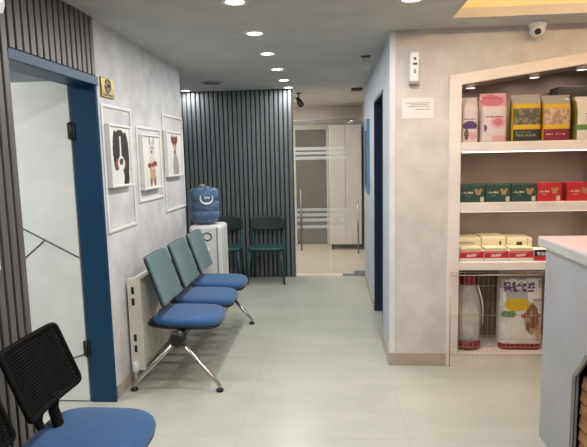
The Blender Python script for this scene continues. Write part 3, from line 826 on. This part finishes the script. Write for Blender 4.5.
# bottom compartment: clear pack with red lid, dog food sack
t = thing('clear_pack', 'clear bulging plastic pack with dark red lid behind wire panel', 'pet food pack', (1.01, YF+.12, .1))
RL = c_('dark red plastic', (140, 24, 38), .35)
pc = (1.015, YF+.12)
def ov(prof, m, mb, n=32):
    rings = [[mb.bm.verts.new((pc[0]+a*cos(2*pi*k/n), pc[1]+b*sin(2*pi*k/n), z)) for k in range(n)] for a, b, z in prof]
    fs = [mb.bm.faces.new([A1[k], A1[(k+1) % n], B1[(k+1) % n], B1[k]]) for A1, B1 in zip(rings, rings[1:]) for k in range(n)]
    fs += [mb.bm.faces.new(rings[0][::-1]), mb.bm.faces.new(rings[-1])]
    mb._set(fs, m, True); return mb
ov([(.084, .076, .152), (.095, .085, .2), (.10, .088, .32), (.10, .088, .40), (.090, .08, .48), (.072, .066, .55), (.056, .055, .605)], M['clear_bag'], MB()).build('pouch', t)
ov([(.066, .058, .1005), (.094, .086, .106), (.098, .09, .15), (.086, .078, .16)], RL, MB()).build('base', t)
ov([(.060, .06, .60), (.064, .064, .605), (.064, .064, .672), (.058, .058, .68)], RL, MB()).build('lid', t)
KB = mat('pale kibble', (216, 208, 200), .8, rgb2=(120, 132, 116), scale=16, bump=.5, bscale=60)
ov([(.068, .062, .162), (.086, .075, .22), (.088, .076, .36), (.074, .066, .42), (.03, .03, .445)], KB, MB()).build('filling', t)
MB().tube([(pc[0]+.06, pc[1]-.05, .595), (pc[0]+.088, pc[1]-.045, .51), (pc[0]+.107, pc[1]-.03, .42), (pc[0]+.105, pc[1]-.03, .3)], .006, WG, 8).build('edge_seam', t)
def f_sack(u, v):
    if v < .09: return RL
    if v > .90: return SI
    if txt(u, v, .74, .86, .08, .8): return PP
    if ell(u, v, .38, .58, .28, .09): return YE
    if ell(u, v, .20, .46, .16, .05): return GN
    if ell(u, v, .72, .40, .16, .20): return ABR if hsh(int(u*12), int(v*14), 3) > .4 else TN
    if ell(u, v, .70, .44, .24, .04): return RDK
    if ell(u, v, .88, .25, .08, .16): return ATN
    if ell(u, v, .32, .26, .22, .18): return WG
    return (SI if v > .62 else ALG) if hsh(int(u*8), int(v*9), 5) > .4 else WG
bag('pet_food_sack', 'large pet food sack with yellow print and red base behind wire panel', 1.245, 1.56, .1005, .70, YF+.06, .16, f_sack, ALG, None, 34, 50)

# wire panel standing in front of the bottom compartment
t = thing('wire_panel', 'galvanised wire mesh panel standing in front of display case bottom', 'wire panel', (1.3, YF-.045, 0))
yw = FY-.022
fr = MB(); WX0, WX1, WZ1 = .85, 1.78, .722
fr.tube([(WX0, yw, .004), (WX0, yw, WZ1), (WX1, yw, WZ1), (WX1, yw, .004)], .0035, M['wire'], 8)
for z in (.10, .70): fr.tube([(WX0, yw, z), (WX1, yw, z)], .003, M['wire'], 6)
fr.build('frame', t)
wm = MB()
x = WX0+.03
while x < WX1-.01:
    wm.tube([(x, yw-.003, .085), (x, yw-.003, WZ1)], .0008, M['wire'], 5); x += .034
for z in (.16, .22, .40, .62): wm.tube([(WX0, yw, z), (WX1, yw, z)], .0018, M['wire'], 5)
wm.build('wire_mesh', t)

# ------------------------------------------------------------------ reception counter
KX, KX1, KY0, KY1, KT = 1.138, 1.95, 1.3, 2.89, 1.065
t = thing('reception_counter', 'light grey reception counter with polished top on the right', 'counter', (1.55, 2.1, 0))
b_ = MB()
IY, IZ = 2.50, .68
b_.box((KX, IY, 0), (KX+.02, KY1, KT)).box((KX, KY0, IZ), (KX+.02, IY, KT)).box((KX, KY0, 0), (KX+.02, IY, .05)).box((KX, KY0, .05), (KX+.02, 1.7, IZ))
b_.prism([(KX, IY, IZ), (KX, IY, .52), (KX, IY-.13, IZ)], (.02, 0, 0))
b_.box((KX+.02, KY1-.02, 0), (KX1, KY1, KT)).box((KX+.02, KY0, 0), (KX1, KY0+.02, KT)).box((KX1-.02, KY0+.02, 0), (KX1, KY1-.02, KT))
b_.build('body', t, m=M['counter'])
tp = MB(); tp.box((1.128, KY0-.03, KT), (KX1+.03, KY1+.09, KT+.002), M['counter_edge']); tp.box((1.128, KY0-.03, KT+.002), (KX1+.03, KY1+.09, KT+.05), M['counter_edge'], .004)
tp = tp.build('worktop_edge', t)
B((1.131, KY0-.027, KT+.05), (KX1+.027, KY1+.087, KT+.0525), M['counter_top']).build('worktop', t)
B((KX+.07, 1.7, .05), (KX+.08, IY+.1, IZ+.1), M['wood_dark']).build('recess_back', t)
e = MB()
pl = [(IY, .05), (IY, .52), (IY-.13, IZ), (1.7, IZ)]
for (ya, za), (yb, zb) in zip(pl, pl[1:]):
    e.tube([(KX-.001, ya, za), (KX-.001, yb, zb)], .011, M['steel'], 4)
e.build('recess_trim', t)
for k in range(9):
    z = .075+k*.066
    yb = IY-.015 if z < .46 else IY-.015-(z-.46)*.9
    MB().prism([(KX+.022, 1.7, z), (KX+.03, 1.7, z+.052), (KX+.055, 1.7, z+.058), (KX+.047, 1.7, z+.004)], (0, yb-1.7, 0), M['wood']).build('slat', t)
B((KX+.02, KY1-.12, 0), (KX+.14, KY1+.004, .012), M['black']).build('foot', t)

# ------------------------------------------------------------------ camera
F_, VXp, VYp, CHT = 530., 332., 156., 1.58
yaw, pitch, roll = .07469716656542157, .12507339071380436, -.022
fw = V((-sin(yaw)*cos(pitch), cos(yaw)*cos(pitch), -sin(pitch))); rt = V((cos(yaw), sin(yaw), 0)); up = rt.cross(fw)
r2 = rt*cos(roll)+up*sin(roll); u2 = up*cos(roll)-rt*sin(roll)
cd = bpy.data.cameras.new('camera'); cam = bpy.data.objects.new('camera', cd); col.objects.link(cam)
Mx = Matrix((r2, u2, -fw)).transposed().to_4x4(); Mx.translation = V((0, 0, CHT)); cam.matrix_world = Mx
cd.sensor_fit = 'HORIZONTAL'; cd.sensor_width = 36; cd.lens = 36*F_/587; cd.clip_start = .05
scn.camera = cam

# ------------------------------------------------------------------ world, view
wd = bpy.data.worlds.new('world'); scn.world = wd; wd.use_nodes = True
wd.node_tree.nodes['Background'].inputs['Color'].default_value = (.5, .52, .55, 1); wd.node_tree.nodes['Background'].inputs['Strength'].default_value = .2
vs = scn.view_settings
vs.view_transform = 'Standard'; vs.look = 'None'; vs.gamma = 1; vs.use_curve_mapping = False; vs.exposure = -.47
try:
    scn.cycles.use_denoising = True; scn.cycles.max_bounces = 10; scn.cycles.diffuse_bounces = 6; scn.cycles.transparent_max_bounces = 24
    scn.cycles.sample_clamp_indirect = 6
except Exception: pass
for o in list(bpy.data.objects):
    if '_o' in o: del o['_o']
